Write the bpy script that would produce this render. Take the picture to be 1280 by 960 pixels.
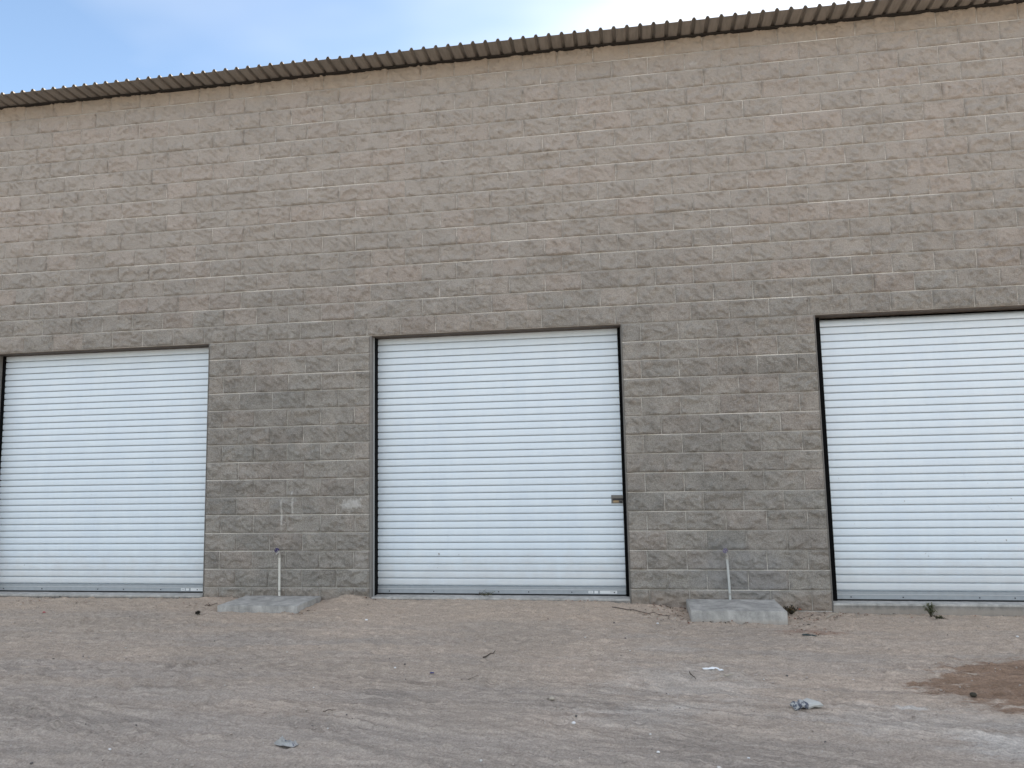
import bpy, math, random
import numpy as np
from mathutils import Matrix, Vector

# ------------------------------------------------------------------ scene reset
for o in list(bpy.data.objects):
    bpy.data.objects.remove(o, do_unlink=True)
S = bpy.context.scene
COL = S.collection

# ------------------------------------------------------------------ camera
yaw, pitch, roll = -0.155355064, 0.108803208, -0.0193882311
cy, sy, cp, sp = math.cos(yaw), math.sin(yaw), math.cos(pitch), math.sin(pitch)
fwd = Vector((sy*cp, cy*cp, sp)); right = Vector((cy, -sy, 0)); up = right.cross(fwd)
cr, sr = math.cos(roll), math.sin(roll)
R_ = cr*right + sr*up; U_ = -sr*right + cr*up
cam_d = bpy.data.cameras.new('camera'); cam = bpy.data.objects.new('camera', cam_d); COL.objects.link(cam)
M = Matrix((R_, U_, -fwd)).transposed().to_4x4(); M.translation = Vector((2.9164, -8.2237, 1.3858))
cam.matrix_world = M
cam_d.sensor_width = 36; cam_d.lens = 940.43/1280*36
cam_d.clip_start = 0.05; cam_d.clip_end = 3000
S.camera = cam

# ------------------------------------------------------------------ sky, sun, exposure
SUN_AZ, SUN_EL = 51.0, 24.0       # azimuth from +Y (behind the building) towards +X
SKY_STRENGTH = 0.12
W = bpy.data.worlds.new("World"); S.world = W; W.use_nodes = True
nt = W.node_tree; nt.nodes.clear()
wo = nt.nodes.new('ShaderNodeOutputWorld'); bg = nt.nodes.new('ShaderNodeBackground')
sky = nt.nodes.new('ShaderNodeTexSky'); sky.sky_type = 'NISHITA'; sky.sun_disc = False
sky.sun_elevation = math.radians(SUN_EL); sky.sun_rotation = math.radians(SUN_AZ)
sky.air_density = 1.0; sky.dust_density = 0.8; sky.ozone_density = 1.0
bg.inputs['Strength'].default_value = SKY_STRENGTH
# thin high cloud, added unseen behind the camera, as a layer of the sky
tc = nt.nodes.new('ShaderNodeTexCoord')
sep = nt.nodes.new('ShaderNodeSeparateXYZ'); nt.links.new(tc.outputs['Generated'], sep.inputs[0])
dz = nt.nodes.new('ShaderNodeMath'); dz.operation = 'MAXIMUM'; dz.inputs[1].default_value = 0.08
nt.links.new(sep.outputs['Z'], dz.inputs[0])
dv = nt.nodes.new('ShaderNodeVectorMath'); dv.operation = 'DIVIDE'
nt.links.new(tc.outputs['Generated'], dv.inputs[0])
cmb = nt.nodes.new('ShaderNodeCombineXYZ')
for i in range(3): nt.links.new(dz.outputs[0], cmb.inputs[i])
nt.links.new(cmb.outputs[0], dv.inputs[1])
mp = nt.nodes.new('ShaderNodeMapping'); mp.inputs['Location'].default_value = (2.15, 1.35, 0.0)
mp.inputs['Scale'].default_value = (0.42, 0.6, 0.0)
nt.links.new(dv.outputs[0], mp.inputs[0])
cn = nt.nodes.new('ShaderNodeTexNoise'); cn.inputs['Scale'].default_value = 1.6; cn.inputs['Detail'].default_value = 4
cn.inputs['Roughness'].default_value = 0.52
nt.links.new(mp.outputs[0], cn.inputs['Vector'])
crp = nt.nodes.new('ShaderNodeValToRGB'); crp.color_ramp.elements[0].position = 0.36; crp.color_ramp.elements[1].position = 0.62
nt.links.new(cn.outputs['Fac'], crp.inputs[0])
cmul = nt.nodes.new('ShaderNodeMath'); cmul.operation = 'MULTIPLY'; # the part of the sky to the left of the building is clear, haze thickens away from it; unseen cloud behind the camera added to whiten light
clr = nt.nodes.new('ShaderNodeVectorMath'); clr.operation = 'DOT_PRODUCT'; clr.inputs[1].default_value = (-0.52, 0.76, 0.39)
nt.links.new(tc.outputs['Generated'], clr.inputs[0])
cr2 = nt.nodes.new('ShaderNodeMapRange'); cr2.interpolation_type = 'SMOOTHSTEP'
cr2.inputs[1].default_value = 0.76; cr2.inputs[2].default_value = 0.985; cr2.inputs[3].default_value = 0.9; cr2.inputs[4].default_value = 0.22
nt.links.new(clr.outputs['Value'], cr2.inputs[0]); nt.links.new(cr2.outputs[0], cmul.inputs[1])
nt.links.new(crp.outputs[0], cmul.inputs[0])
cmix = nt.nodes.new('ShaderNodeMix'); cmix.data_type = 'RGBA'
nt.links.new(cmul.outputs[0], cmix.inputs['Factor'])
nt.links.new(sky.outputs[0], cmix.inputs['A']); cmix.inputs['B'].default_value = (4.9, 4.85, 4.75, 1)
nt.links.new(cmix.outputs['Result'], bg.inputs[0]); nt.links.new(bg.outputs[0], wo.inputs[0])

sd = bpy.data.lights.new('sun', 'SUN'); sd.energy = 5.0; sd.angle = math.radians(0.5); sd.color = (1.0, 0.90, 0.76)
sun = bpy.data.objects.new('sun', sd); COL.objects.link(sun)
az, el = math.radians(SUN_AZ), math.radians(SUN_EL)
tosun = Vector((math.sin(az)*math.cos(el), math.cos(az)*math.cos(el), math.sin(el)))
sun.rotation_euler = tosun.to_track_quat('Z', 'Y').to_euler(); sun.location = (0, 0, 30)

S.view_settings.view_transform = 'Standard'; S.view_settings.look = 'None'
S.view_settings.exposure = 1.43; S.view_settings.gamma = 1; S.view_settings.use_curve_mapping = False
S.render.resolution_x = 1024; S.render.resolution_y = 768

rnd = random.Random(7); rng = np.random.default_rng(11)
BW, CH = 0.4064, 0.2032           # block length and course height
ZL = 14.33*CH                     # height of the door heads (lintel bottom)

# ------------------------------------------------------------------ helpers
def tag(o, label=None, cat=None, group=None, kind=None):
    if label: o['label'] = label
    if cat: o['category'] = cat
    if group: o['group'] = group
    if kind: o['kind'] = kind
    return o

def empty(name, loc=(0, 0, 0), parent=None):
    o = bpy.data.objects.new(name, None); COL.objects.link(o); o.location = loc; o.parent = parent
    o.empty_display_size = 0.1
    return o

class MB:
    """collects vertices and faces of one mesh"""
    def __init__(s): s.v = []; s.f = []; s.m = []; s.sm = []
    def add(s, vs, fs, mat=0, smooth=False):
        n = len(s.v); s.v += [tuple(p) for p in vs]
        for f in fs: s.f.append(tuple(i+n for i in f)); s.m.append(mat); s.sm.append(smooth)
    def box(s, a, b, mat=0, bev=0.0):
        (x0, y0, z0), (x1, y1, z1) = a, b
        if bev <= 0:
            vs = [(x0,y0,z0),(x1,y0,z0),(x1,y1,z0),(x0,y1,z0),(x0,y0,z1),(x1,y0,z1),(x1,y1,z1),(x0,y1,z1)]
            s.add(vs, [(3,2,1,0),(4,5,6,7),(0,1,5,4),(1,2,6,5),(2,3,7,6),(3,0,4,7)], mat)
        else:
            import bmesh
            bm = bmesh.new(); bmesh.ops.create_cube(bm, size=1)
            for v in bm.verts:
                v.co = Vector(((x0+x1)/2+v.co.x*(x1-x0), (y0+y1)/2+v.co.y*(y1-y0), (z0+z1)/2+v.co.z*(z1-z0)))
            bmesh.ops.bevel(bm, geom=bm.edges[:], offset=bev, segments=2, affect='EDGES')
            bm.verts.ensure_lookup_table()
            s.add([v.co for v in bm.verts], [[v.index for v in f.verts] for f in bm.faces], mat); bm.free()
    def tube(s, pts, rad, n=10, mat=0, caps=True):
        pts = [Vector(p) for p in pts]
        if not hasattr(rad, '__len__'): rad = [rad]*len(pts)
        vs = []; 
        for i, p in enumerate(pts):
            d = (pts[min(i+1, len(pts)-1)]-pts[max(i-1, 0)]).normalized()
            a = d.cross(Vector((0.13, 0.21, 1)) if abs(d.z) < .9 else Vector((1, 0.1, 0))).normalized(); b = d.cross(a)
            for k in range(n):
                t = 2*math.pi*k/n; vs.append(p+rad[i]*(math.cos(t)*a+math.sin(t)*b))
        fs = []
        for i in range(len(pts)-1):
            for k in range(n):
                k2 = (k+1) % n; fs.append((i*n+k, i*n+k2, (i+1)*n+k2, (i+1)*n+k))
        s.add(vs, fs, mat, True)
        if caps:
            m = len(pts)-1
            s.add(vs[:n], [tuple(range(n))[::-1]], mat); s.add(vs[m*n:], [tuple(range(n))], mat)
    def mesh(s, name, mats):
        me = bpy.data.meshes.new(name); me.from_pydata(s.v, [], s.f)
        for m in mats: me.materials.append(m)
        me.polygons.foreach_set('material_index', s.m); me.polygons.foreach_set('use_smooth', s.sm); me.update()
        return me
    def build(s, name, mats, parent=None, loc=None):
        if not isinstance(mats, (list, tuple)): mats = [mats]
        o = bpy.data.objects.new(name, s.mesh(name, mats)); COL.objects.link(o); o.parent = parent
        if loc: o.location = loc
        return o

def h2(ix, iy, seed):
    n = (ix.astype(np.int64)*374761393 + iy.astype(np.int64)*668265263 + seed*974634777) & 0x7fffffff
    n = ((n ^ (n >> 13))*1274126177) & 0x7fffffff
    return ((n ^ (n >> 16)) & 0xffff)/65535.0
def vn(x, y, seed=0):
    ix = np.floor(x); iy = np.floor(y); fx = x-ix; fy = y-iy
    fx = fx*fx*(3-2*fx); fy = fy*fy*(3-2*fy)
    a = h2(ix, iy, seed); b = h2(ix+1, iy, seed); c = h2(ix, iy+1, seed); d = h2(ix+1, iy+1, seed)
    return (a+(b-a)*fx)*(1-fy)+(c+(d-c)*fx)*fy
def fbm(x, y, oct=4, seed=0, gain=.5):
    r = 0; a = 1; t = 0
    for k in range(oct):
        r = r+a*vn(x*2**k+17.3*k, y*2**k-9.1*k, seed+k); t += a; a *= gain
    return r/t-.5
def ss(a, b, x):
    t = np.clip((x-a)/(b-a), 0, 1); return t*t*(3-2*t)

# ------------------------------------------------------------------ material helpers
class Mat:
    def __init__(s, name, rough=.9):
        s.m = bpy.data.materials.new(name); s.m.use_nodes = True; s.t = s.m.node_tree
        s.b = s.t.nodes['Principled BSDF']; s.b.inputs['Roughness'].default_value = rough
        s._pos = None
    def n(s, typ, **kw):
        nd = s.t.nodes.new(typ)
        for k, v in kw.items(): setattr(nd, k, v)
        return nd
    def put(s, sock, v):
        if hasattr(v, 'is_linked') or isinstance(v, bpy.types.NodeSocket): s.t.links.new(v, sock)
        elif isinstance(v, (tuple, list)) and len(v) == 3 and sock.type == 'RGBA': sock.default_value = (*v, 1)
        else: sock.default_value = v
    def pos(s):
        if not s._pos: s._pos = s.n('ShaderNodeNewGeometry').outputs['Position']
        return s._pos
    def objc(s): return s.n('ShaderNodeTexCoord').outputs['Object']
    def noise(s, scale, detail=3, rough=.5, vec=None, sc=None, loc=None, out='Fac', dist=0):
        vec = vec or s.pos()
        if sc or loc:
            mp = s.n('ShaderNodeMapping'); s.put(mp.inputs[0], vec)
            if sc: mp.inputs['Scale'].default_value = sc
            if loc: mp.inputs['Location'].default_value = loc
            vec = mp.outputs[0]
        nd = s.n('ShaderNodeTexNoise'); s.put(nd.inputs['Vector'], vec)
        nd.inputs['Scale'].default_value = scale; nd.inputs['Detail'].default_value = detail
        nd.inputs['Roughness'].default_value = rough; nd.inputs['Distortion'].default_value = dist
        return nd.outputs[out]
    def ramp(s, v, a, b, lo=0., hi=1.):
        nd = s.n('ShaderNodeMapRange'); nd.interpolation_type = 'SMOOTHSTEP'
        s.put(nd.inputs[0], v); nd.inputs[1].default_value = a; nd.inputs[2].default_value = b
        s.put(nd.inputs[3], lo); s.put(nd.inputs[4], hi)
        return nd.outputs[0]
    def math(s, op, a, b=0., c=0.):
        nd = s.n('ShaderNodeMath', operation=op); s.put(nd.inputs[0], a); s.put(nd.inputs[1], b); s.put(nd.inputs[2], c)
        return nd.outputs[0]
    def mix(s, f, a, b, mode='MIX'):
        nd = s.n('ShaderNodeMix', data_type='RGBA', blend_type=mode)
        s.put(nd.inputs['Factor'], f); s.put(nd.inputs['A'], a); s.put(nd.inputs['B'], b)
        return nd.outputs['Result']
    def xyz(s, v=None):
        nd = s.n('ShaderNodeSeparateXYZ'); s.put(nd.inputs[0], v or s.pos()); return nd.outputs
    def scale(s, c, f):
        """colour c times value f"""
        nd = s.n('ShaderNodeVectorMath', operation='SCALE'); s.put(nd.inputs[0], c); s.put(nd.inputs['Scale'], f)
        return nd.outputs[0]
    def blob(s, c, r, n=None, edge=.45):
        """ellipsoid mask at world point c with radii r, ragged by noise n"""
        a = s.n('ShaderNodeVectorMath', operation='SUBTRACT'); s.put(a.inputs[0], s.pos()); a.inputs[1].default_value = c
        b = s.n('ShaderNodeVectorMath', operation='DIVIDE'); s.put(b.inputs[0], a.outputs[0]); b.inputs[1].default_value = r
        l = s.n('ShaderNodeVectorMath', operation='LENGTH'); s.put(l.inputs[0], b.outputs[0])
        v = l.outputs['Value']
        if n is not None: v = s.math('ADD', v, n)
        return s.ramp(v, 1.0, 1.0-edge)
    def color(s, c): s.put(s.b.inputs['Base Color'], c); return s
    def bump(s, h, strength=.5, dist=.01):
        nd = s.n('ShaderNodeBump'); nd.inputs['Strength'].default_value = strength; nd.inputs['Distance'].default_value = dist
        s.put(nd.inputs['Height'], h); s.put(s.b.inputs['Normal'], nd.outputs[0]); return s

def simple(name, col, rough=.6, metal=0, var=.15, nscale=30, bump=0.0, bd=.002):
    m = Mat(name, rough); v = m.objc(); f = m.noise(nscale, 4, .6, v)
    m.color(m.mix(f, tuple(c*(1-var) for c in col), tuple(min(1, c*(1+var)) for c in col)))
    m.b.inputs['Metallic'].default_value = metal
    if bump: m.bump(f, bump, bd)
    return m.m

def block_material(name, source):
    m = Mat(name, .92)
    if source == 'object':
        t = m.n('ShaderNodeObjectInfo').outputs['Color']
    else:
        t = m.n('ShaderNodeAttribute', attribute_name='tint').outputs['Color']
    r, g, b = m.xyz(t); z0 = m.xyz()[2]
    base = m.mix(m.ramp(r, .0, 1.), (.324, .299, .267), (.395, .364, .324))
    base = m.mix(m.ramp(g, .60, 1., 0, m.ramp(z0, 2.2, 4.5, .2, .55)), base, (.50, .395, .335))       # pinkish blocks
    base = m.mix(m.ramp(b, .7, 1., 0, .45), base, (.310, .300, .275))        # bluish grey blocks
    blotch = m.noise(5, 4, .6); base = m.scale(base, m.ramp(blotch, .3, .7, .90, 1.10))
    warm = m.noise(2.4, 3, .6, loc=(5, 3, 1)); base = m.mix(m.ramp(warm, .5, .72, 0, .3), base, (.50, .42, .36))
    gr = m.noise(95, 4, .75); pv = m.math('MULTIPLY', m.ramp(z0, 2.4, 4.2), m.ramp(b, .0, .35, 1, 0)); base = m.mix(m.math('MULTIPLY', pv, .35), base, (.30, .29, .27))
    base = m.scale(base, m.ramp(gr, .32, .68, .73, 1.24))
    x, y, z = m.xyz()
    base = m.mix(m.ramp(z, 2.2, 4.8, 0, .6), base, (.55, .482, .424))      # pinker blocks higher up, with warm bounce light painted in as a paler tone
    # tan drips of dust washed down from under the eave
    dn = m.noise(1.4, 3, .6, sc=(1, 1, .25)); edge = m.math('ADD', z, m.math('MULTIPLY', dn, .35))
    base = m.mix(m.ramp(edge, 5.98, 6.26, 0, .7), base, (.50, .405, .31))
    # dust splashed up from the ground
    en = m.noise(7, 3, .6, loc=(2, 0, 0)); lo = m.math('ADD', z, m.math('MULTIPLY', en, .25))
    base = m.mix(m.ramp(lo, .22, .05, 0, .6), base, (.43, .35, .285))
    # scratches of light mortar and pale smears
    n6 = m.noise(16, 4, .7); n6 = m.math('MULTIPLY', m.math('SUBTRACT', n6, .5), 2.6)
    for c, rr, st in (((-.24, 0, .98), (.17, .3, .09), .8), ((-1.075, 0, .90), (.018, .3, .21), .85),
                      ((-.945, 0, .99), (.020, .3, .17), .85), ((-1.0, 0, 1.05), (.17, .3, .03), .3),
                      ((-.98, 0, 2.93), (.05, .3, .12), .35), ((-1.5, 0, 1.38), (.13, .3, .09), .22),
                      ((.72, 0, 3.32), (.04, .3, .03), .5), ((3.75, 0, 5.83), (.05, .3, .03), .5), ((-.13, 0, .3), (.12, .3, .28), .25)):
        base = m.mix(m.math('MULTIPLY', m.blob(c, rr, n6, .7), st), base, (.66, .63, .59))
    # grey whitish bloom round the right stand pipe
    n7 = m.noise(2.5, 4, .65); n7 = m.math('MULTIPLY', m.math('SUBTRACT', n7, .5), 1.8)
    base = m.mix(m.math('MULTIPLY', m.blob((3.95, 0, .22), (.75, .4, .42), n7, .8), .4), base, (.345, .345, .35))
    m.color(base)
    h = m.math('ADD', m.math('MULTIPLY', m.noise(30, 5, .7), 1.7), m.math('MULTIPLY', m.noise(140, 2, .6), .5))
    m.bump(h, .9, .026)
    return m.m

MAT = {}
MAT['block'] = block_material('split_face_block', 'object')
MAT['block_rest'] = block_material('split_face_block_joined', 'attribute')
def mk_mortar():
    m = Mat('mortar', .95)
    f = m.noise(1.5, 4, .65, sc=(.55, 1, 6)); c = m.mix(m.ramp(f, .40, .66), (.37, .345, .31), (.68, .64, .58))
    g = m.noise(90, 3, .6); c = m.scale(c, m.ramp(g, .3, .7, .85, 1.15))
    m.color(c).bump(g, .5, .003); return m.m
MAT['mortar'] = mk_mortar()
def mk_smooth():
    m = Mat('smooth_block', .9)
    f = m.noise(6, 4, .6); c = m.mix(f, (.17, .16, .148), (.235, .222, .205)); z = m.xyz()[2]
    fr = m.math('FRACT', m.math('DIVIDE', m.math('SUBTRACT', z, ZL), CH))
    j = m.math('LESS_THAN', m.math('ABSOLUTE', m.math('SUBTRACT', fr, .5)), .475)
    c = m.mix(j, (.24, .228, .21), c); m.color(c).bump(m.noise(160, 3, .6), .4, .003); return m.m
MAT['smooth'] = mk_smooth()
def mk_concrete(name, a, b):
    m = Mat(name, .85); f = m.noise(5, 5, .65, dist=.6); c = m.mix(m.ramp(f, .3, .7), a, b)
    st = m.noise(14, 3, .6, sc=(1, 1, .2), loc=(3, 1, 0)); c = m.scale(c, m.ramp(st, .35, .65, .84, 1.08))
    g = m.noise(130, 3, .6); c = m.scale(c, m.ramp(g, .3, .7, .9, 1.1))
    z = m.xyz()[2]; dn = m.noise(22, 3, .6); e = m.math('ADD', z, m.math('MULTIPLY', dn, .05))
    c = m.mix(m.ramp(e, -.06, -.10, 0, .55), c, (.38, .33, .28))
    m.color(c).bump(m.math('ADD', f, m.math('MULTIPLY', g, .5)), .35, .006); return m.m
MAT['concrete'] = mk_concrete('pad_concrete', (.30, .292, .278), (.50, .485, .46))
MAT['slab'] = mk_concrete('slab_concrete', (.36, .35, .33), (.52, .505, .48))
MAT['foundation'] = mk_concrete('foundation_concrete', (.20, .187, .17), (.30, .28, .255))
def mk_door():
    m = Mat('white_door_paint', .38); m.b.inputs['IOR'].default_value = 1.6
    f = m.noise(2.2, 5, .6, sc=(1.6, 1, .55)); c = m.mix(m.ramp(f, .3, .72), (.70, .785, .86), (.745, .825, .885))
    d = m.noise(22, 4, .65, sc=(.35, 1, 2.2)); c = m.mix(m.ramp(d, .58, .78, 0, .18), c, (.56, .55, .53))
    z = m.xyz()[2]; n = m.noise(6, 4, .6); e = m.math('SUBTRACT', z, m.math('MULTIPLY', n, .5))
    c = m.mix(m.ramp(e, .28, -.2, 0, .4), c, (.56, .51, .46))
    sk = m.noise(16, 3, .6, loc=(3, 3, 3)); lowm = m.ramp(z, 2.2, .1); c = m.mix(m.math('MULTIPLY', m.ramp(sk, .70, .78), lowm), c, (.30, .29, .28))
    ve = m.noise(7, 3, .6, sc=(2.5, 1, .12)); c = m.scale(c, m.ramp(ve, .35, .7, 1.005, .985))
    m.color(c); r = m.ramp(m.noise(9, 4, .6), .3, .7, .30, .5); m.put(m.b.inputs['Roughness'], r)
    m.bump(m.noise(3.5, 3, .5, sc=(1, 1, .6)), .12, .01); return m.m
MAT['door'] = mk_door()
MAT['groove'] = simple('groove_shade', (.50, .545, .585), .7, 0, .15, 10)  # darker tone painted into the door grooves as their shade lines
MAT['lintel'] = simple('dark_brown_lintel', (.10, .076, .058), .8, 0, .3, 9)  # dark brown tone of the plate under each door head
MAT['galv'] = simple('galvanised_bar', (.36, .385, .41), .5, .35, .18, 18, .15)
MAT['galv_light'] = simple('bright_steel', (.62, .63, .63), .4, .3, .1, 20)
MAT['black'] = simple('black_guide', (.004, .004, .0045), .9, 0, .3, 20)
MAT['black'].node_tree.nodes['Principled BSDF'].inputs['Specular IOR Level'].default_value = .12
MAT['rubber'] = simple('black_rubber', (.010, .010, .011), .8, 0, .3, 40)
MAT['white_label'] = simple('white_sticker', (.72, .73, .73), .5, 0, .05, 60)
MAT['label_ink'] = simple('grey_print', (.30, .32, .34), .6, 0, .2, 60)
MAT['bolt'] = simple('dark_bolt', (.05, .05, .055), .5, .6, .2, 60)
MAT['latch_steel'] = simple('latch_steel', (.17, .165, .16), .45, .6, .3, 70)
MAT['eave_shade'] = simple('eave_shade_dark', (.022, .019, .016), .95, 0, .3, 40)  # near-black colour for the painted shadow line under the eave
MAT['brass'] = simple('worn_brass', (.36, .27, .17), .45, .5, .25, 90)
def mk_roof():
    m = Mat('brown_roof_sheet', .55)
    f = m.noise(3, 4, .6); c = m.mix(f, (.225, .203, .178), (.30, .272, .238))
    st = m.noise(30, 3, .6, sc=(1, .12, 1)); c = m.scale(c, m.ramp(st, .3, .7, .84, 1.12)); m.color(c); return m.m
MAT['roof'] = mk_roof()
MAT['pipe'] = simple('off_white_pipe', (.66, .64, .58), .45, 0, .12, 25)
MAT['pipe_grey'] = simple('grey_white_pipe', (.48, .49, .47), .5, 0, .14, 25)
MAT['tap_metal'] = simple('dull_tap_metal', (.42, .40, .37), .45, .5, .2, 80)
MAT['purple'] = simple('purple_tap_handle', (.05, .038, .13), .5, 0, .25, 80)
MAT['purple_faded'] = simple('faded_purple_handle', (.17, .15, .23), .6, 0, .25, 80)
MAT['twig'] = simple('dark_twig', (.055, .042, .032), .9, 0, .3, 60)
MAT['pale_twig'] = simple('pale_dry_twig', (.40, .36, .30), .9, 0, .25, 60)
MAT['leaf_green'] = simple('weed_green', (.12, .145, .075), .7, 0, .45, 40)
MAT['leaf_olive'] = simple('weed_olive', (.12, .12, .06), .8, 0, .4, 40)
MAT['leaf_dry'] = simple('dry_leaf', (.16, .095, .05), .85, 0, .55, 30)
MAT['leaf_dark'] = simple('dark_leaf', (.035, .030, .02), .85, 0, .4, 30)
MAT['leaf_red'] = simple('rust_red_leaf', (.22, .075, .04), .8, 0, .4, 30)
MAT['foil'] = simple('silver_wrapper', (.34, .34, .34), .45, .3, .6, 60)
MAT['carton'] = simple('pale_carton', (.46, .465, .45), .5, 0, .15, 25)
MAT['carton_ink'] = simple('dark_blue_print', (.05, .075, .14), .5, 0, .4, 60)
def mk_print():
    m = Mat('scuffed_print', .5); v = m.objc(); f = m.noise(38, 3, .6, v, dist=1.2)
    m.color(m.mix(m.ramp(f, .44, .54), (.06, .07, .10), (.40, .41, .41))); return m.m
MAT['print_mix'] = mk_print()
MAT['white_scrap'] = simple('white_plastic', (.80, .82, .84), .5, 0, .06, 50)
MAT['dark_strip'] = simple('dark_plastic_strip', (.030, .045, .045), .6, 0, .3, 50)
MAT['white_stone'] = simple('white_stone', (.70, .70, .70), .9, 0, .15, 60)
MAT['red_scrap'] = simple('red_plastic', (.38, .045, .06), .6, 0, .2, 60)
MAT['blue_scrap'] = simple('blue_plastic', (.05, .05, .16), .6, 0, .2, 60)
MAT['interior'] = simple('dark_interior', (.10, .095, .09), .9, 0, .1, 5)

def mk_ground():
    m = Mat('dry_desert_dirt', .97)
    x, y, z = m.xyz()
    lf = m.noise(.55, 5, .6, dist=.4); c = m.mix(m.ramp(lf, .35, .65), (.370, .325, .285), (.450, .385, .333))
    # long faint streaks along the wall left by tyres
    w = m.noise(1.0, 4, .6, sc=(.35, 3.2, 1), loc=(4, 2, 0), dist=.5); c = m.mix(m.ramp(w, .45, .68, 0, .6), c, (.345, .322, .305))
    mf = m.noise(9, 5, .65); c = m.scale(c, m.ramp(mf, .3, .7, .90, 1.10))
    # greyer, coarser earth in the wheel lane further from the wall
    ln = m.math('ADD', y, m.math('MULTIPLY', lf, 1.5)); c = m.mix(m.ramp(ln, -1.9, -3.4, 0, .7), c, (.340, .312, .288))
    # sandy band close to the wall
    c = m.mix(m.ramp(ln, -.55, .35, 0, .55), c, (.47, .385, .315))
    # whitish lime powder
    pn = m.noise(3.2, 6, .7, sc=(.5, 1.7, 1)); pr = m.math('MULTIPLY', m.math('SUBTRACT', pn, .5), 3.2)
    for cc, rr, st in (((3.3, -2.75, -.1), (.75, .75, 1), .34), ((4.55, -3.35, -.1), (.9, .35, 1), .28), ((4.9, -3.75, -.1), (.40, .28, 1), .55),
                       ((2.9, -3.4, -.1), (.5, .4, 1), .25), ((3.1, -1.75, -.1), (.4, .3, 1), .2), ((4.55, -3.1, -.1), (.12, .08, 1), .8)):
        c = m.mix(m.math('MULTIPLY', m.blob(cc, rr, pr, .9), st), c, (.55, .545, .54))
    # damp reddish earth
    dn = m.noise(3.2, 6, .72, sc=(.65, 1.9, 1), loc=(1, 1, 0)); dr = m.math('MULTIPLY', m.math('SUBTRACT', dn, .5), 1.5)
    wet = m.math('MAXIMUM', m.blob((6.1, -2.55, -.1), (1.38, .86, 1), dr, .2), m.blob((5.3, -2.42, -.1), (.55, .16, 1), dr, .35))
    wv = m.noise(6, 4, .6, sc=(.6, 2, 1)); wc = m.mix(m.ramp(wv, .35, .7), (.195, .128, .086), (.28, .197, .145))
    c = m.mix(m.math('MULTIPLY', wet, .92), c, wc)
    c = m.mix(m.math('MULTIPLY', m.blob((4.45, -.98, -.1), (.38, .14, 1), dr, .6), .5), c, (.28, .17, .12))
    # loose dust dragged into thin lines by tyres, in two directions, only where wheels ran
    for rz_, lc, pw, (y0_, y1_) in ((.02, (0, 0, 0), .15, (-1.5, -2.6)), (-.32, (5, 2, 0), .17, (-2.1, -3.0))):
        rm = m.n('ShaderNodeMapping'); m.put(rm.inputs[0], m.pos()); rm.inputs['Rotation'].default_value = (0, 0, -rz_)
        ln1 = m.noise(13, 3, .7, vec=rm.outputs[0], sc=(.045, 1.5, .2), loc=lc)
        pm1 = m.ramp(m.noise(.8, 3, .6, vec=rm.outputs[0], sc=(.5, 1.6, 1), loc=lc), .44, .58)
        wt = m.math('MULTIPLY', pm1, m.ramp(y, y0_, y1_)); dk = m.ramp(ln1, .38, .60, 1-pw, 1+pw*.55)
        c = m.mix(wt, c, m.scale(c, dk))
    fs_ = m.noise(15, 5, .7, sc=(.30, 2.2, 1), dist=.7); c = m.scale(c, m.ramp(fs_, .30, .70, .90, 1.09))
    g = m.noise(75, 4, .75); c = m.scale(c, m.ramp(g, .30, .70, .78, 1.20))
    c = m.mix(1.0, c, (1.09, 1.035, .975), 'MULTIPLY')
    sp_ = m.noise(55, 2, .5, loc=(9, 9, 0)); c = m.mix(m.ramp(sp_, .70, .76, 0, .6), c, (.48, .46, .43))
    sd_ = m.noise(42, 2, .5, loc=(2, 7, 0)); c = m.mix(m.ramp(sd_, .70, .76, 0, .35), c, (.10, .088, .078))
    m.color(c)
    h = m.math('ADD', m.noise(26, 5, .68), m.math('MULTIPLY', m.noise(140, 3, .65), .4))
    h = m.math('ADD', h, m.math('MULTIPLY', m.noise(8, 3, .6, sc=(.6, 5, 1)), .8))
    m.bump(h, .8, .026)
    return m.m
MAT['ground'] = mk_ground()

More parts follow.
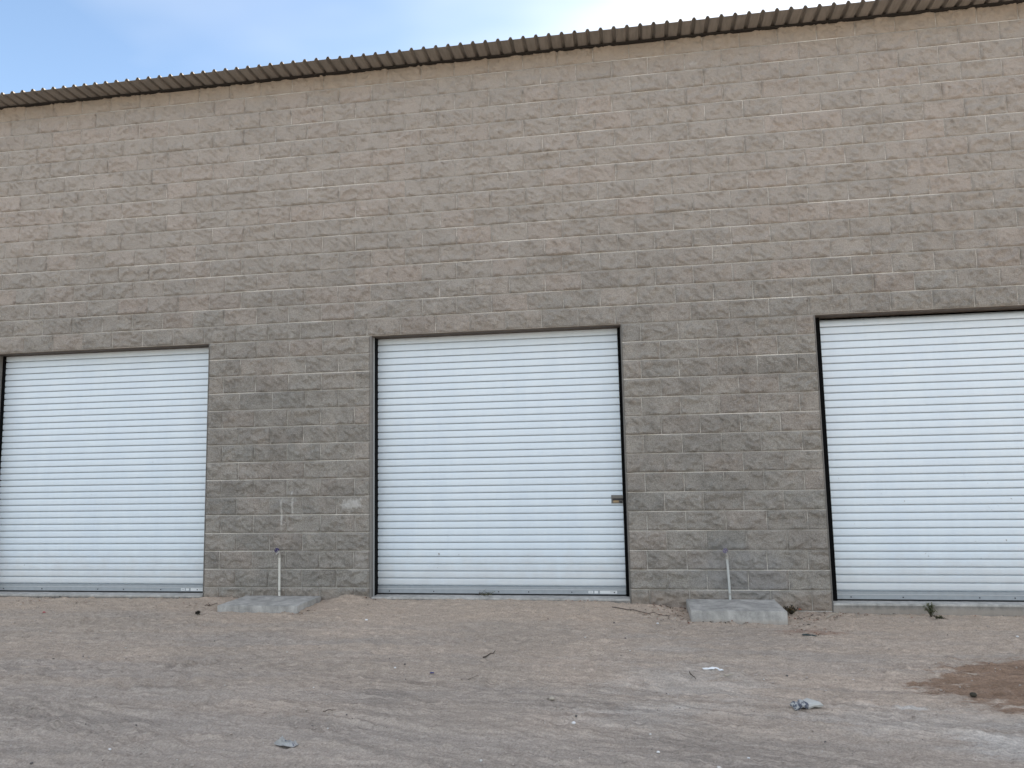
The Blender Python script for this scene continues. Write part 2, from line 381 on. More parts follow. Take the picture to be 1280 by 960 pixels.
# ------------------------------------------------------------------ ground
def base_level(x, y):
    wall = np.interp(x, [-6, -2.2, -1.9, -.5, -.25, 0, .3, 2.5, 2.9, 3.4, 4.4, 5.3, 8], [-.065, -.06, -.055, -.075, -.06, -.055, -.052, -.056, -.085, -.125, -.145, -.155, -.165])
    far = -.125+.012*np.sin(x*.7+1)
    t = ss(0, -1.7, y)
    return wall*(1-t)+far*t
def gh(x, y):
    z = base_level(x, y)
    near = ss(-14, -6, y)*ss(14, 9, np.abs(x-2))
    z = z+.018*fbm(x*.6, y*.6, 3, 5)
    lane = ss(-1.3, -2.4, y+.5*fbm(x*.5, y*.5, 2, 77))
    # general churned relief, rougher away from the wall on the left
    rough = .35+.65*ss(1.5, -1.5, x)*ss(-2.2, -3.6, y)+.45*np.exp(-((x+1.5)/1.6)**2-((y+1.9)/.55)**2)
    n1 = fbm(x*3.4, y*5.2, 4, 21, .55); n2 = fbm(x*11, y*15, 3, 31, .55)
    rel = rough*(.045*n1+.052*n2)+.022*fbm(x*30, y*30, 2, 41); tmask = np.zeros_like(x); trk = np.zeros_like(x)
    # wheel ruts sweeping along the wall
    # (y at x = 2, half width, depth, phase, slope, tread period)
    for c, wd, dp, ph, sl, per in ((-2.05, .13, .010, 0, .02, .08), (-2.62, .12, .010, 1, .03, .08), (-3.35, .15, .012, 2, .05, .085), (-3.85, .13, .010, .5, .04, .085),
                      (-4.35, .16, .012, 1.7, .10, .09), (-1.35, .10, .006, 3, .0, .08), (-4.8, .15, .010, 1, .07, .09),
                      (-2.75, .16, .010, 4, .30, .075), (-3.25, .16, .010, 4.4, .34, .075), (-4.05, .17, .010, 5.1, .26, .08), (-3.0, .14, .008, 2.6, -.16, .08), (-4.6, .15, .010, 2.2, -.12, .085)):
        d = (y-c+sl*(x-2)+.05*(x-2)**2*sl+.06*np.sin(x*.6+ph))/wd
        amp = ss(-.10, .10, fbm(x*.35+ph*7, y*.4+ph, 2, 61)); m_ = amp*np.exp(-d**4)
        z = z-near*amp*dp*.9*(np.exp(-d**4)-.6*np.exp(-((np.abs(d)-1.25)/.28)**2))
        tr = np.sin(d*wd*2*np.pi/per)+.45*np.sin((x+.5*np.abs(d)*wd)*2*np.pi/.09)
        trk = np.where(m_ > .3*tmask, trk*(1-m_)+m_*.0085*tr, trk); tmask = np.maximum(tmask, m_)
    z = z+near*(rel*(1-.72*tmask)+trk)
    st_ = fbm(x*1.1+3, y*9+.5*x, 4, 151, .6); z = z+near*.016*st_*(.4+.6*lane)
    lump = np.maximum(0, fbm(x*7, y*13, 3, 161, .6)-.06); z = z+near*.11*lump*rough*(1-.6*tmask)
    # foot prints and scuffs
    for k in range(230):
        cx, cyy = rs.uniform(-4, 7), rs.uniform(-4.9, -.35)
        a = rs.uniform(0, 3.14); ca, sa = math.cos(a), math.sin(a); l, w_ = rs.uniform(.07, .15), rs.uniform(.035, .06)
        mk = (np.abs(x-cx) < .35) & (np.abs(y-cyy) < .35)
        if not mk.any(): continue
        dx = x[mk]-cx; dy = y[mk]-cyy; u = (dx*ca+dy*sa)/l; v = (-dx*sa+dy*ca)/w_
        r2 = u*u+v*v
        z[mk] += rs.uniform(.4, 1)*(-.018*np.exp(-r2**2)+.010*np.exp(-((np.sqrt(r2)-1.35)/.3)**2))
    # drifts against the wall
    for cx, cyy, sx, sy_, h in ((-.24, -.03, .20, .20, .06), (3.08, -.28, .24, .22, .045), (2.65, -.35, .4, .25, .012), (-1.75, -.15, .25, .2, .02), (4.85, -.25, .3, .2, .012), (1.4, -.2, .9, .18, .010), (4.38, -.35, .12, .3, .02)):
        q = np.exp(-((x-cx)/sx)**2-((y-cyy)/sy_)**2); z = z+h*q*(1+1.1*fbm(x*9, y*9, 3, 91))
    z = z-ss(.02, .10, y)*.12
    return z
rs = random.Random(3)
def axis(lo, hi, step, far, g=1.25):
    mid = list(np.arange(lo, hi+step/2, step)); s_ = step; a = [lo]; b = [hi]
    while b[-1]-hi < far: s_ *= g; b.append(b[-1]+s_); a.append(a[-1]-s_)
    return np.array(a[1:][::-1]+mid+b[1:])
xs = axis(-4.3, 8.0, .0155, 700); ys = axis(-5.1, .05, .0105, 700)
GX, GY = np.meshgrid(xs, ys)
GZ = gh(GX.ravel(), GY.ravel()).reshape(GX.shape)
def ground_z(x, y):
    i = min(max(np.searchsorted(xs, x), 1), len(xs)-1); j = min(max(np.searchsorted(ys, y), 1), len(ys)-1)
    return float(GZ[j, i])
nx, ny = len(xs), len(ys)
co = np.stack([GX.ravel(), GY.ravel(), GZ.ravel()], 1).astype(np.float32)
ii, jj = np.meshgrid(np.arange(nx-1), np.arange(ny-1)); a = (jj*nx+ii).ravel()
quads = np.stack([a, a+1, a+nx+1, a+nx], 1).astype(np.int32)
me = bpy.data.meshes.new('ground'); me.vertices.add(len(co)); me.vertices.foreach_set('co', co.ravel())
me.loops.add(quads.size); me.loops.foreach_set('vertex_index', quads.ravel())
me.polygons.add(len(quads)); me.polygons.foreach_set('loop_start', np.arange(0, quads.size, 4, dtype=np.int32))
me.polygons.foreach_set('use_smooth', np.ones(len(quads), bool)); me.update(calc_edges=True); me.materials.append(MAT['ground'])
go = bpy.data.objects.new('ground', me); COL.objects.link(go); tag(go, 'bare dusty desert dirt with wheel ruts in front of the block wall', kind='structure')

# ------------------------------------------------------------------ warehouse
X0, X1 = -22, 29                      # extent of the wall in blocks
CT, CB = 16, -16                      # top and bottom course lines, counted from the door head
OPEN = [(-12.2, -5), (0, 7), (12, 19)]
ZT = ZL+15.93*CH
BACK = 19.0
wh = empty('warehouse', ((X0+X1)/2*BW, 0, 0))
tag(wh, 'long tan split face block warehouse with three white roller doors and brown corrugated eave', 'building')
def P(o):                              # parent keeping world placement
    o.location = o.location - Vector(wh.location) if o.parent is wh else o.location
    return o
def part(mb, name, mat, parent=wh):
    o = mb.build(name, mat, parent)
    if parent is wh: o.location = -Vector(wh.location)
    return o

JW = .036; JWS = {0: .026}
def jw(i): return JWS.get(i, .012)
#                             # smooth margin beside each opening
w = MB(); YB = .2
cuts = [X0]+[c for op in OPEN for c in op]+[X1]
for k in range(0, len(cuts), 2):       # piers
    a, b = cuts[k]*BW, cuts[k+1]*BW
    if k > 0: a += jw(cuts[k])
    if k+2 < len(cuts): b -= jw(cuts[k+1])
    w.box((a, .0005, -.5), (b, YB, ZL))
w.box((X0*BW, .0005, ZL+.001), (X1*BW, YB, ZT))
wall = part(w, 'wall', MAT['mortar'])
sw = MB(); sw.box((X0*BW, YB+.001, -.5), (X0*BW+.2, BACK, ZT-.05)); part(sw, 'side_wall', MAT['smooth'])
sw = MB(); sw.box((X1*BW-.2, YB+.001, -.5), (X1*BW, BACK, ZT-.05)); part(sw, 'side_wall', MAT['smooth'])
sw = MB(); sw.box((X0*BW+.201, BACK-.2, -.5), (X1*BW-.201, BACK-.001, ZT-.6)); part(sw, 'back_wall', MAT['smooth'])
fl = MB(); fl.box((X0*BW+.201, YB+.41, -.4), (X1*BW-.201, BACK-.202, -.06)); part(fl, 'floor_slab', MAT['slab'])

# the split faces: relief variants shared between blocks
def face_mesh(name, L, H, seed, nx_=24, nz_=12, mat=None):
    us = np.linspace(0, 1, nx_+1); vs_ = np.linspace(0, 1, nz_+1)
    U, V = np.meshgrid(us, vs_)
    X = (U-.5)*L; Z = (V-.5)*H
    r = np.random.default_rng(seed)
    ed = np.minimum(np.minimum(X+L/2, L/2-X), np.minimum(Z+H/2, H/2-Z))
    ed = ed+.006*fbm(X*40, Z*40, 2, seed+5)
    rim = ss(-.003, .013, ed)
    tilt = r.normal(0, .016)*X/L*2+r.normal(0, .018)*Z/H
    sx_, sz_ = r.uniform(6, 11), r.uniform(9, 16)
    n = fbm(X*sx_+seed*3.1, Z*sz_+seed, 4, seed+9, .55)
    ang = r.uniform(0, 3.14); ang2 = r.uniform(.3, 1.3); ridge = np.abs(fbm((X*math.cos(ang)+Z*math.sin(ang))*13+seed, (Z*math.cos(ang)-X*math.sin(ang))*5, 3, seed+70))
    ch = fbm((X*math.cos(ang2)+Z*math.sin(ang2))*32+seed, (Z*math.cos(ang2)-X*math.sin(ang2))*14, 3, seed+50)
    h = .014+tilt*.45+.060*n-.060*ridge+.078*ch+.024*fbm(X*75, Z*75, 2, seed+33)
    if r.random() < .4:               # a deeper conchoidal break
        cx, cz = r.uniform(-L/2, L/2), r.uniform(-H/2, H/2); rr = r.uniform(.05, .12)
        h = h-.016*ss(rr, rr*.75, np.hypot(X-cx, (Z-cz)*1.5))
    h = np.where(h < .004, .004+(h-.004)*.25, h); h = np.where(h > .024, .024+(h-.024)*.5, h); h = np.clip(h, .0012, .045)*rim
    Y = -h-.0002
    jit = .0015*(r.random(X.shape)-.5)
    co_ = [(float(x_+j), float(y_), float(z_+j)) for x_, y_, z_, j in zip(X.ravel(), Y.ravel(), Z.ravel(), jit.ravel())]
    fs = []; n1 = nx_+1
    for j in range(nz_):
        for i in range(nx_):
            q = j*n1+i
            if (i+j) % 2: fs += [(q, q+1, q+n1+1), (q, q+n1+1, q+n1)]
            else: fs += [(q, q+1, q+n1), (q+1, q+n1+1, q+n1)]
    ring = list(range(n1))+[j*n1+nx_ for j in range(1, nz_+1)]+[nz_*n1+i for i in range(nx_-1, -1, -1)]+[j*n1 for j in range(nz_-1, 0, -1)]
    b0 = len(co_)
    for q in ring: co_.append((co_[q][0], .012, co_[q][2]))
    m_ = len(ring)
    for k in range(m_): fs.append((ring[k], b0+k, b0+(k+1) % m_, ring[(k+1) % m_]))
    return co_, fs
JT = .0095
VAR = {}
JX = .0068
def variant(wd, k, mat):
    key = (round(wd, 3), k, mat)
    if key not in VAR:
        L = wd*BW-JX; co_, fs = face_mesh('b', L, CH-JT, 100+k+int(wd*1000), max(6, int(24*wd)), 12)
        me = bpy.data.meshes.new('brick'); me.from_pydata(co_, [], fs); me.materials.append(MAT[mat])
        me.polygons.foreach_set('use_smooth', [True]*len(me.polygons)); me.update(); VAR[key] = (me, co_, fs)
    return VAR[key]

# collect every block: (x centre, z centre, width, course)
blocks = []
for c in range(CB, CT):
    zc = ZL+(c+.5)*CH; off = 0.0 if c % 2 == 0 else .5
    off += rnd.uniform(-.025, .025)
    if c == 0: off -= .12
    gaps = [(X0, X1)] if c >= 0 else [(X0, -12.2), (-5, 0), (7, 12), (19, X1)]
    for (ga, gb) in gaps:
        e = [ga]+[k+off+rnd.uniform(-.010, .010) for k in range(math.floor(ga)-1, math.ceil(gb)+1) if ga+.22 < k+off < gb-.22]+[gb]
        for a, b in zip(e[:-1], e[1:]):
            xa, xb = a*BW, b*BW
            if c < 0:
                if a == ga and ga != X0: xa += jw(a)-.003
                if b == gb and gb != X1: xb -= jw(b)-.003
            blocks.append(((xa+xb)/2, zc+rnd.uniform(-.0008, .0008), (xb-xa)/BW, c))
def project(x, y, z):
    v = Vector((x, y, z))-cam.matrix_world.translation; d = v.dot(fwd)
    return 640+940.43*v.dot(R_)/d, 480-940.43*v.dot(U_)/d, d
vis = []
for k, (x, z, wd, c) in enumerate(blocks):
    px, py, d = project(x, 0, z)
    inside = 8 < px < 1272 and 8 < py < 768 and z > -.05
    vis.append((-(wd > .8)*1.0-1/d if inside else 9, k))
vis.sort(); chosen = {k for s_, k in vis[:300] if s_ < 5}
NV = 40
rest_v, rest_f, rest_t = [], [], []
for k, (x, z, wd, c) in enumerate(blocks):
    q = rnd.random(); tcol = (rnd.betavariate(2.2, 2.2), rnd.random(), rnd.random())
    if z > 4.2: tcol = (min(1, tcol[0]+.08), min(1, tcol[1]+.10*rnd.random()), tcol[2])
    wq = 1.0 if abs(wd-1) < .06 else round(wd/.05)*.05
    kv = rnd.randrange(NV if wq == 1.0 else 6); flip = rnd.random() < .5
    sx_ = (wd*BW-JX)/(wq*BW-JX)
    if k in chosen:
        me, _, _ = variant(wq, kv, 'block')
        o = bpy.data.objects.new('brick', me); COL.objects.link(o); o.parent = wall
        o.location = (x, 0, z); o.rotation_euler = (0, math.pi if flip else 0, 0); o.scale = (sx_, 1, 1)
        o.color = (*tcol, 1)
    else:
        _, co_, fs = variant(wq, kv, 'block_rest'); n0 = len(rest_v); s_ = -1 if flip else 1
        rest_v += [(x+s_*p[0]*sx_, p[1], z+s_*p[2]) for p in co_]
        rest_f += [tuple(i+n0 for i in f) for f in fs]; rest_t += [tcol]*len(co_)
me = bpy.data.meshes.new('remaining_bricks'); me.from_pydata(rest_v, [], rest_f); me.materials.append(MAT['block_rest'])
me.polygons.foreach_set('use_smooth', [True]*len(me.polygons))
at = me.color_attributes.new('tint', 'FLOAT_COLOR', 'POINT')
at.data.foreach_set('color', np.array([(*t, 1) for t in rest_t], np.float32).ravel()); me.update()
ro = bpy.data.objects.new('remaining_bricks', me); COL.objects.link(ro); ro.parent = wall; ro['kind'] = 'stuff'

# smooth jambs and lintel undersides
SLABZ = {0: -.030, 1: -.030, 2: -.056}
for k, (a, b) in enumerate(OPEN):
    for x_, s_, wj in ((a*BW, -1, jw(a)), (b*BW, 1, jw(b))):
        j = MB(); j.box((min(x_, x_+s_*(wj-.002)), -.0045, -.45), (max(x_, x_+s_*(wj-.002)), YB-.002, ZL-.0005), bev=.002)
        part(j, 'jamb', MAT['smooth'])
    t_ = MB(); t_.box((a*BW+.0005, .006, ZL-.010), (b*BW-.0005, YB+.001, ZL+.0007)); part(t_, 'lintel', MAT['lintel'])
    t_ = MB(); zz = SLABZ[k]
    t_.box((a*BW+.001, -.010, zz-.022), (b*BW-.001, .6, zz), bev=.005)
    part(t_, 'threshold', MAT['slab'])
    t_ = MB(); t_.box((a*BW+.001, -.004, -.45), (b*BW-.001, .59, zz-.0225)); part(t_, 'foundation', MAT['foundation'])

# ------------------------------------------------------------------ roller doors
PITCH = .0787
def roller_door(k, a, b, yc, gl, gr, curl, label=None, latch=False, rad=.19):
    xa, xb = a*BW+gl, b*BW-gr
    z0 = SLABZ[k]+.016
    d = empty('roller_door', (-wh.location.x+(a+b)/2*BW, yc, z0), wh)
    if label: d['label'] = label
    def sub(mb, name, mat):
        o = mb.build(name, mat, d); o.location = (-(a+b)/2*BW, -yc, -z0); return o
    prof = []
    zb = z0+.080; n = int((ZL+.25-zb)/PITCH)
    shape = ((0, 0), (.0010, .0180), (.0112, .0185), (.0125, .0005), (.022, -.0022), (.038, -.0030), (.046, -.0026), (.056, -.0030), (.070, -.0016))
    for i in range(n+1):
        for (dz_, dy_) in shape: prof.append((zb+i*PITCH+dz_, dy_))
    nxs = 40; pts = []; zs0 = ZL+curl
    for i, (z_, dy_) in enumerate(prof):
        for j in range(nxs+1):
            x_ = xa+(xb-xa)*j/nxs; y_ = yc+dy_
            zz = z_
            if z_ > zs0:
                t = (z_-zs0)/rad
                t = min(t, 1.5); y_ = yc+rad*(1-math.cos(t))+dy_*.6; zz = zs0+rad*math.sin(t)
            y_ += .0035*float(wave[k][min(i, 511), j])
            pts.append((x_, y_, zz))
    m1 = nxs+1
    fs = [(i*m1+j, i*m1+j+1, (i+1)*m1+j+1, (i+1)*m1+j) for i in range(len(prof)-1) for j in range(nxs)]
    c = MB(); c.add(pts, fs, 0, False)
    ns = len(shape); c.m = [1 if (f_//nxs) % ns in (0, 1, 2) else 0 for f_ in range(len(fs))]
    sub(c, 'curtain', [MAT['door'], MAT['groove']])
    bb = MB()
    bb.box((xa, yc-.006, z0+.048), (xb, yc+.004, z0+.078), 0)
    bb.box((xa, yc-.012, z0), (xb, yc+.006, z0+.047), 0, bev=.003)
    bb.box((xa, yc-.014, z0+.046), (xb, yc-.0065, z0+.050), 1)
    sub(bb, 'bottom_bar', [MAT['galv'], MAT['galv_light']])
    rb = MB(); rb.box((xa-.01, yc-.008, z0-.015), (xb+.01, yc+.012, z0-.001)); sub(rb, 'rubber_seal', MAT['rubber'])
    bl = MB()
    for fx in (.05, .235, .5, .62, .79, .955): 
        x_ = xa+(xb-xa)*fx; bl.tube([(x_, yc-.010, z0+.022), (x_, yc-.017, z0+.022)], .0065, 8)
    sub(bl, 'bar_bolts', MAT['bolt'])
    for x0_, x1_, xi in ((a*BW-.06, xa-.003, xa), (xb+.003, b*BW+.06, xb)):
        g = MB(); g.box((x0_, yc-.035, SLABZ[k]+.001), (x1_, yc+.05, ZL+.3), 0)
        if k == 1 and x0_ < 1: g.box((a*BW+.0005, yc-.108, SLABZ[k]+.001), (a*BW+.010, yc-.0352, ZL-.002), 0)
        sub(g, 'guide_rail', MAT['black'])
    for s_ in (0, 1):                    # bright steel angle against the jamb
        g = MB(); xe = a*BW+.001 if s_ == 0 else b*BW-.001
        g.box((min(xe, xe+(.006 if s_ == 0 else -.006)), yc-(.128 if s_ == 0 else .062), SLABZ[k]+.001), (max(xe, xe+(.006 if s_ == 0 else -.006)), yc-(.109 if s_ == 0 else .0355), ZL-.002), 0)
        if k == 1: sub(g, 'steel_angle', MAT['galv_light'] if s_ == 0 else MAT['latch_steel'])
    dr = MB(); dr.tube([(xa+.02, yc+.30, ZL+.33), (xb-.02, yc+.30, ZL+.33)], .19, 16); sub(dr, 'curtain_roll', MAT['door'])
    if k < 2:
        st = MB(); x_ = (xb-.30) if k == 1 else (xb-.235); yy = yc-.0125
        st.box((x_+.02, yy-.0012, z0+.008), (x_+.205, yy, z0+.040), 0)
        st.box((x_-.105, yy-.0012, z0+.010), (x_-.055, yy, z0+.038), 0); st.box((x_-.040, yy-.0012, z0+.010), (x_-.002, yy, z0+.038), 0)
        st.box((x_+.13, yy-.0016, z0+.026), (x_+.19, yy-.0013, z0+.030), 1)
        st.box((x_-.098, yy-.0016, z0+.022), (x_-.062, yy-.0013, z0+.028), 1)
        sub(st, 'sticker', [MAT['white_label'], MAT['label_ink']])
    if latch:
        l = MB(); zc = 1.005; x2 = xb
        l.box((x2-.125, yc-.010, zc-.045), (x2-.002, yc-.004, zc+.045), 0, bev=.002)
        l.box((x2-.122, yc-.026, zc+.012), (x2+.018, yc-.010, zc+.040), 0, bev=.003)
        l.tube([(x2-.110, yc-.022, zc-.002), (x2+.045, yc-.022, zc-.002)], .009, 10, 2)
        l.box((x2-.105, yc-.020, zc-.036), (x2-.045, yc-.010, zc-.010), 1, bev=.003)
        l.box((x2-.038, yc-.024, zc-.042), (x2-.008, yc-.010, zc-.020), 2, bev=.003)
        sub(l, 'slide_latch', [MAT['latch_steel'], MAT['brass'], MAT['bolt']])
    return d
wave = []
for k in range(3):
    I, J = np.meshgrid(np.arange(512), np.arange(41), indexing='ij')
    wave.append(fbm(J*.16+9*k, I*.012, 3, 200+k)+.35*fbm(J*.5, I*.06, 2, 230+k))
roller_door(0, -12.2, -5, .185, .02, .045, .10, 'left roller door, white, with a sticker at the right end of its bottom bar')
roller_door(1, 0, 7, .185, .012, .042, .09, 'middle roller door, white, closed by a steel slide latch', True)
roller_door(2, 12, 19, .165, .078, .05, -.078, 'right roller door, white, with a dark gap above its curtain', False, .055)

# ------------------------------------------------------------------ roof
roof = empty('roof', (-wh.location.x, 0, ZT), wh)
RP = .1443; NR = 6; OV = .305; SL = .035
def rib_profile():
    p = []
    for i in range(NR):
        x = i*RP; p += [(x, 0), (x+.092, 0), (x+.106, .028), (x+.114, .032), (x+.124, .032), (x+.131, .028)]
    p.append((NR*RP, 0)); p.append((NR*RP+.012, -.0015)); return p
pm = MB(); pr = rib_profile(); TH = .0012
for t in (0, TH):
    vs = []
    for (x, z) in pr: vs += [(x, -OV, z+t+SL*OV), (x, BACK+.3, z+t-SL*(BACK+.3))]
    fs = [(2*i, 2*i+2, 2*i+3, 2*i+1) for i in range(len(pr)-1)]
    pm.add(vs, fs if t else [f[::-1] for f in fs], 0)
n_ = len(pr)
vs = []
for (x, z) in pr: vs += [(x, -OV, z+SL*OV), (x, -OV, z+TH+SL*OV)]
pm.add(vs, [(2*i, 2*i+2, 2*i+3, 2*i+1) for i in range(n_-1)], 0)
pme = pm.mesh('roof_panel', [MAT['roof']])
xx = X0*BW-.12; q = 0
xx += ((-3.604-xx) % RP)-.12+.0
while xx < X1*BW+.1:
    o = bpy.data.objects.new('roof_panel', pme); COL.objects.link(o); o.parent = roof
    o.location = (xx, rnd.uniform(-.006, .006), .0015+rnd.uniform(0, .0015)+(.0017 if q % 2 else 0)); xx += NR*RP; q += 1
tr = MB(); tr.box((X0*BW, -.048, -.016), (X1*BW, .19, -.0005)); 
o = tr.build('eave_shade_strip', MAT['eave_shade'], roof)  # added dark strip standing in for the shadow along the wall top

# ------------------------------------------------------------------ concrete pads
def pad(x0, x1, y0, zt, zb, label, rz=0):
    import bmesh
    bm = bmesh.new(); bmesh.ops.create_cube(bm, size=1)
    for v in bm.verts: v.co = Vector((v.co.x*(x1-x0), v.co.y*(-y0), v.co.z*(zt-zb)))
    bmesh.ops.bevel(bm, geom=bm.edges[:], offset=.006, segments=2, affect='EDGES')
    bmesh.ops.subdivide_edges(bm, edges=[e for e in bm.edges if e.calc_length() > .1], cuts=9, use_grid_fill=True)
    for v in bm.verts:
        n = float(fbm(np.array([v.co.x*7+x0]), np.array([v.co.y*7+v.co.z*9]), 3, 5)[0])
        n2_ = float(fbm(np.array([v.co.x*30+x0]), np.array([v.co.y*30+v.co.z*40]), 2, 8)[0])
        v.co += v.co.normalized()*(.006*n+.003*n2_)
    me = bpy.data.meshes.new('concrete_pad'); bm.to_mesh(me); bm.free(); me.materials.append(MAT['concrete'])
    o = bpy.data.objects.new('concrete_pad', me); COL.objects.link(o); o.location = ((x0+x1)/2, y0/2-.037, (zt+zb)/2)
    tag(o, label, 'concrete pad', 'square concrete pads under the stand pipes'); return o
pad(-1.475, -.575, -.61, -.018, -.33, 'low grey concrete pad under the stand pipe between the left and middle doors')
pad(3.42, 4.305, -.63, -.018, -.33, 'thicker exposed grey concrete pad under the stand pipe between the middle and right doors')

# ------------------------------------------------------------------ stand pipes
def standpipe(x, y, zt, lean, side, pm_, hm, label):
    r = empty('standpipe', (x, y, -.02)); tag(r, label, 'stand pipe', 'water stand pipes against the wall')
    L = zt+.02
    p = MB(); p.tube([(0, 0, -.04), (lean*.3, 0, L*.4), (lean, 0, L-.045)], .0125, 14); p.build('pipe', pm_, r)
    c = MB(); c.tube([(0, 0, .050), (0.0, 0, .066)], .016, 14); c.tube([(lean, 0, L-.05), (lean, 0, L-.018)], .017, 14); c.build('coupling', MAT['tap_metal'], r)
    t = MB()
    t.tube([(lean, 0, L-.02), (lean, -.001, L+.012)], .0135, 12)
    t.tube([(lean, .0, L+.004), (lean-side*.016, -.028, L+.004), (lean-side*.022, -.045, L-.014)], [.012, .011, .010], 10)
    t.tube([(lean, 0, L+.002), (lean-side*.022, -.006, L+.030)], .0075, 10)
    t.build('tap_body', MAT['tap_metal'], r)
    h = MB(); cx, cz = lean-side*.030, L+.034; n = 16
    ring = [(cx+.022*math.cos(2*math.pi*k/n), -.008+.007*math.cos(2*math.pi*k/n*1), cz+.020*math.sin(2*math.pi*k/n)) for k in range(n+1)]
    h.tube(ring, .0055, 8, caps=False)
    for k in range(4):
        a_ = math.pi*k/2+.4; h.tube([(cx, -.008, cz), (cx+.021*math.cos(a_), -.008, cz+.019*math.sin(a_))], .005, 6)
    h.tube([(cx, -.017, cz), (cx, .002, cz)], .010, 8)
    h.build('handle', hm, r); return r
standpipe(-1.068, -.048, .455, -.004, 1, MAT['pipe'], MAT['purple'], 'off white stand pipe with a dark purple tap handle on the low left pad')
standpipe(3.862, -.052, .44, -.012, .5, MAT['pipe_grey'], MAT['purple_faded'], 'greyer leaning stand pipe with a faded purple tap handle on the thick right pad')

# ------------------------------------------------------------------ loose things on the dirt
CAMP = cam.matrix_world.translation.copy()
def at(px, py):
    """ground point seen at photo pixel px, py"""
    d = R_*((px-640)/940.43)+U_*((480-py)/940.43)+fwd
    z = -.12
    for _ in range(6):
        t = (z-CAMP.z)/d.z; p = CAMP+d*t; z = ground_z(p.x, p.y)
    return Vector((p.x, p.y, z))

def leaf(mb, c, ln, wd, az_, tilt, curl=.3, mat=0):
    d = Vector((math.cos(az_)*math.cos(tilt), math.sin(az_)*math.cos(tilt), math.sin(tilt)))
    s_ = d.cross(Vector((0, 0, 1))).normalized(); n = s_.cross(d)
    c = Vector(c); pts = [c]
    for t, w_ in ((.3, .8), (.65, .9)):
        b = c+d*ln*t+n*curl*ln*(t-t*t); pts += [b+s_*wd*w_*.5+n*.15*wd, b, b-s_*wd*w_*.5+n*.15*wd]
    pts.append(c+d*ln-n*curl*ln*.25)
    mb.add(pts, [(0, 2, 1), (0, 3, 2), (1, 2, 5, 4), (2, 3, 6, 5), (4, 5, 7), (5, 6, 7)], mat)

def weed(px, py, h, spread, n, mats, label, seed, yoff=0, flat=False, name='weed', cat='weed'):
    r = random.Random(seed); p = at(px, py); p.y += yoff; p.z = ground_z(p.x, p.y)
    rt = empty(name, p); tag(rt, label, cat)
    st = MB(); lf = MB()
    for i in range(n):
        a_ = r.uniform(0, 6.28); sp_ = r.uniform(.15, 1)*spread; hh = h*r.uniform(.4, 1)*(0.35 if flat else 1)
        tip = Vector((math.cos(a_)*sp_, math.sin(a_)*sp_*.6, hh)); mid = tip*.5+Vector((0, 0, hh*.18))
        st.tube([(0, 0, -.005), mid, tip], [.0022, .0016, .0009], 5)
        for k in range(12):
            t = r.uniform(.15, 1); b = mid*(2*t) if t < .5 else mid+(tip-mid)*(2*t-1)
            leaf(lf, b, r.uniform(.016, .036), r.uniform(.008, .015), r.uniform(0, 6.28), r.uniform(-.3, 1.0), mat=r.randrange(len(mats)))
    st.build('stem', MAT['twig'], rt); lf.build('foliage', mats, rt); return rt
weed(1163, 771, .13, .07, 20, [MAT['leaf_green'], MAT['leaf_olive']], 'green weed growing against the slab under the right door', 1, yoff=-.02)
weed(1172, 774, .03, .06, 12, [MAT['leaf_dark'], MAT['leaf_olive']], 'dark low weed beside the green weed under the right door', 2, yoff=-.02)
weed(506, 752, .055, .035, 12, [MAT['leaf_dark'], MAT['leaf_olive']], 'small dark weed by the slab near the left end of the middle door', 3, yoff=-.03)
weed(993, 771, .075, .10, 26, [MAT['leaf_dark'], MAT['leaf_olive'], MAT['leaf_dry'], MAT['leaf_dark']], 'dry dark weed clump in the corner at the right side of the thick pad', 4, yoff=.12)
weed(134, 752, .035, .03, 9, [MAT['leaf_dark'], MAT['leaf_olive']], 'tiny dark weed in front of the left door', 5)
weed(247, 769, .022, .035, 9, [MAT['leaf_dark'], MAT['twig']], 'tiny dark weed just left of the low pad', 6)

def litter_leaves(spots, name, label, seed, mats):
    r = random.Random(seed); lf = MB()
    for (px, py, sx_, sy_, n) in spots:
        for _ in range(n):
            p = at(px+r.gauss(0, sx_), py+r.gauss(0, sy_))
            if p.y > -.02: p.y = -.03-r.random()*.05; p.z = ground_z(p.x, p.y)
            leaf(lf, (p.x, p.y, p.z+.003), r.uniform(.015, .045), r.uniform(.008, .018), r.uniform(0, 6.28), r.uniform(-.1, .35), mat=r.randrange(len(mats)))
    o = lf.build(name, mats); tag(o, label, 'leaf litter', kind='stuff'); return o
litter_leaves([(830, 762, 18, 3, 60), (845, 769, 12, 3, 40), (1000, 774, 12, 3, 40), (1035, 771, 14, 3, 26), (1085, 768, 30, 2, 34), (1010, 790, 22, 3, 30), (920, 779, 30, 1.2, 50),
               (115, 747, 12, 1.5, 26), (40, 752, 14, 1.5, 18), (97, 753, 10, 1, 12), (245, 755, 16, 2, 26), (372, 765, 10, 2, 24), (480, 754, 10, 1.5, 12), (735, 753, 9, 1.5, 14), (1230, 768, 30, 1.5, 20)],
              'leaf_litter', 'dry brown leaf crumbs blown along the foot of the wall', 12, [MAT['leaf_dry'], MAT['leaf_dark'], MAT['pale_twig'], MAT['leaf_red'], MAT['twig']])

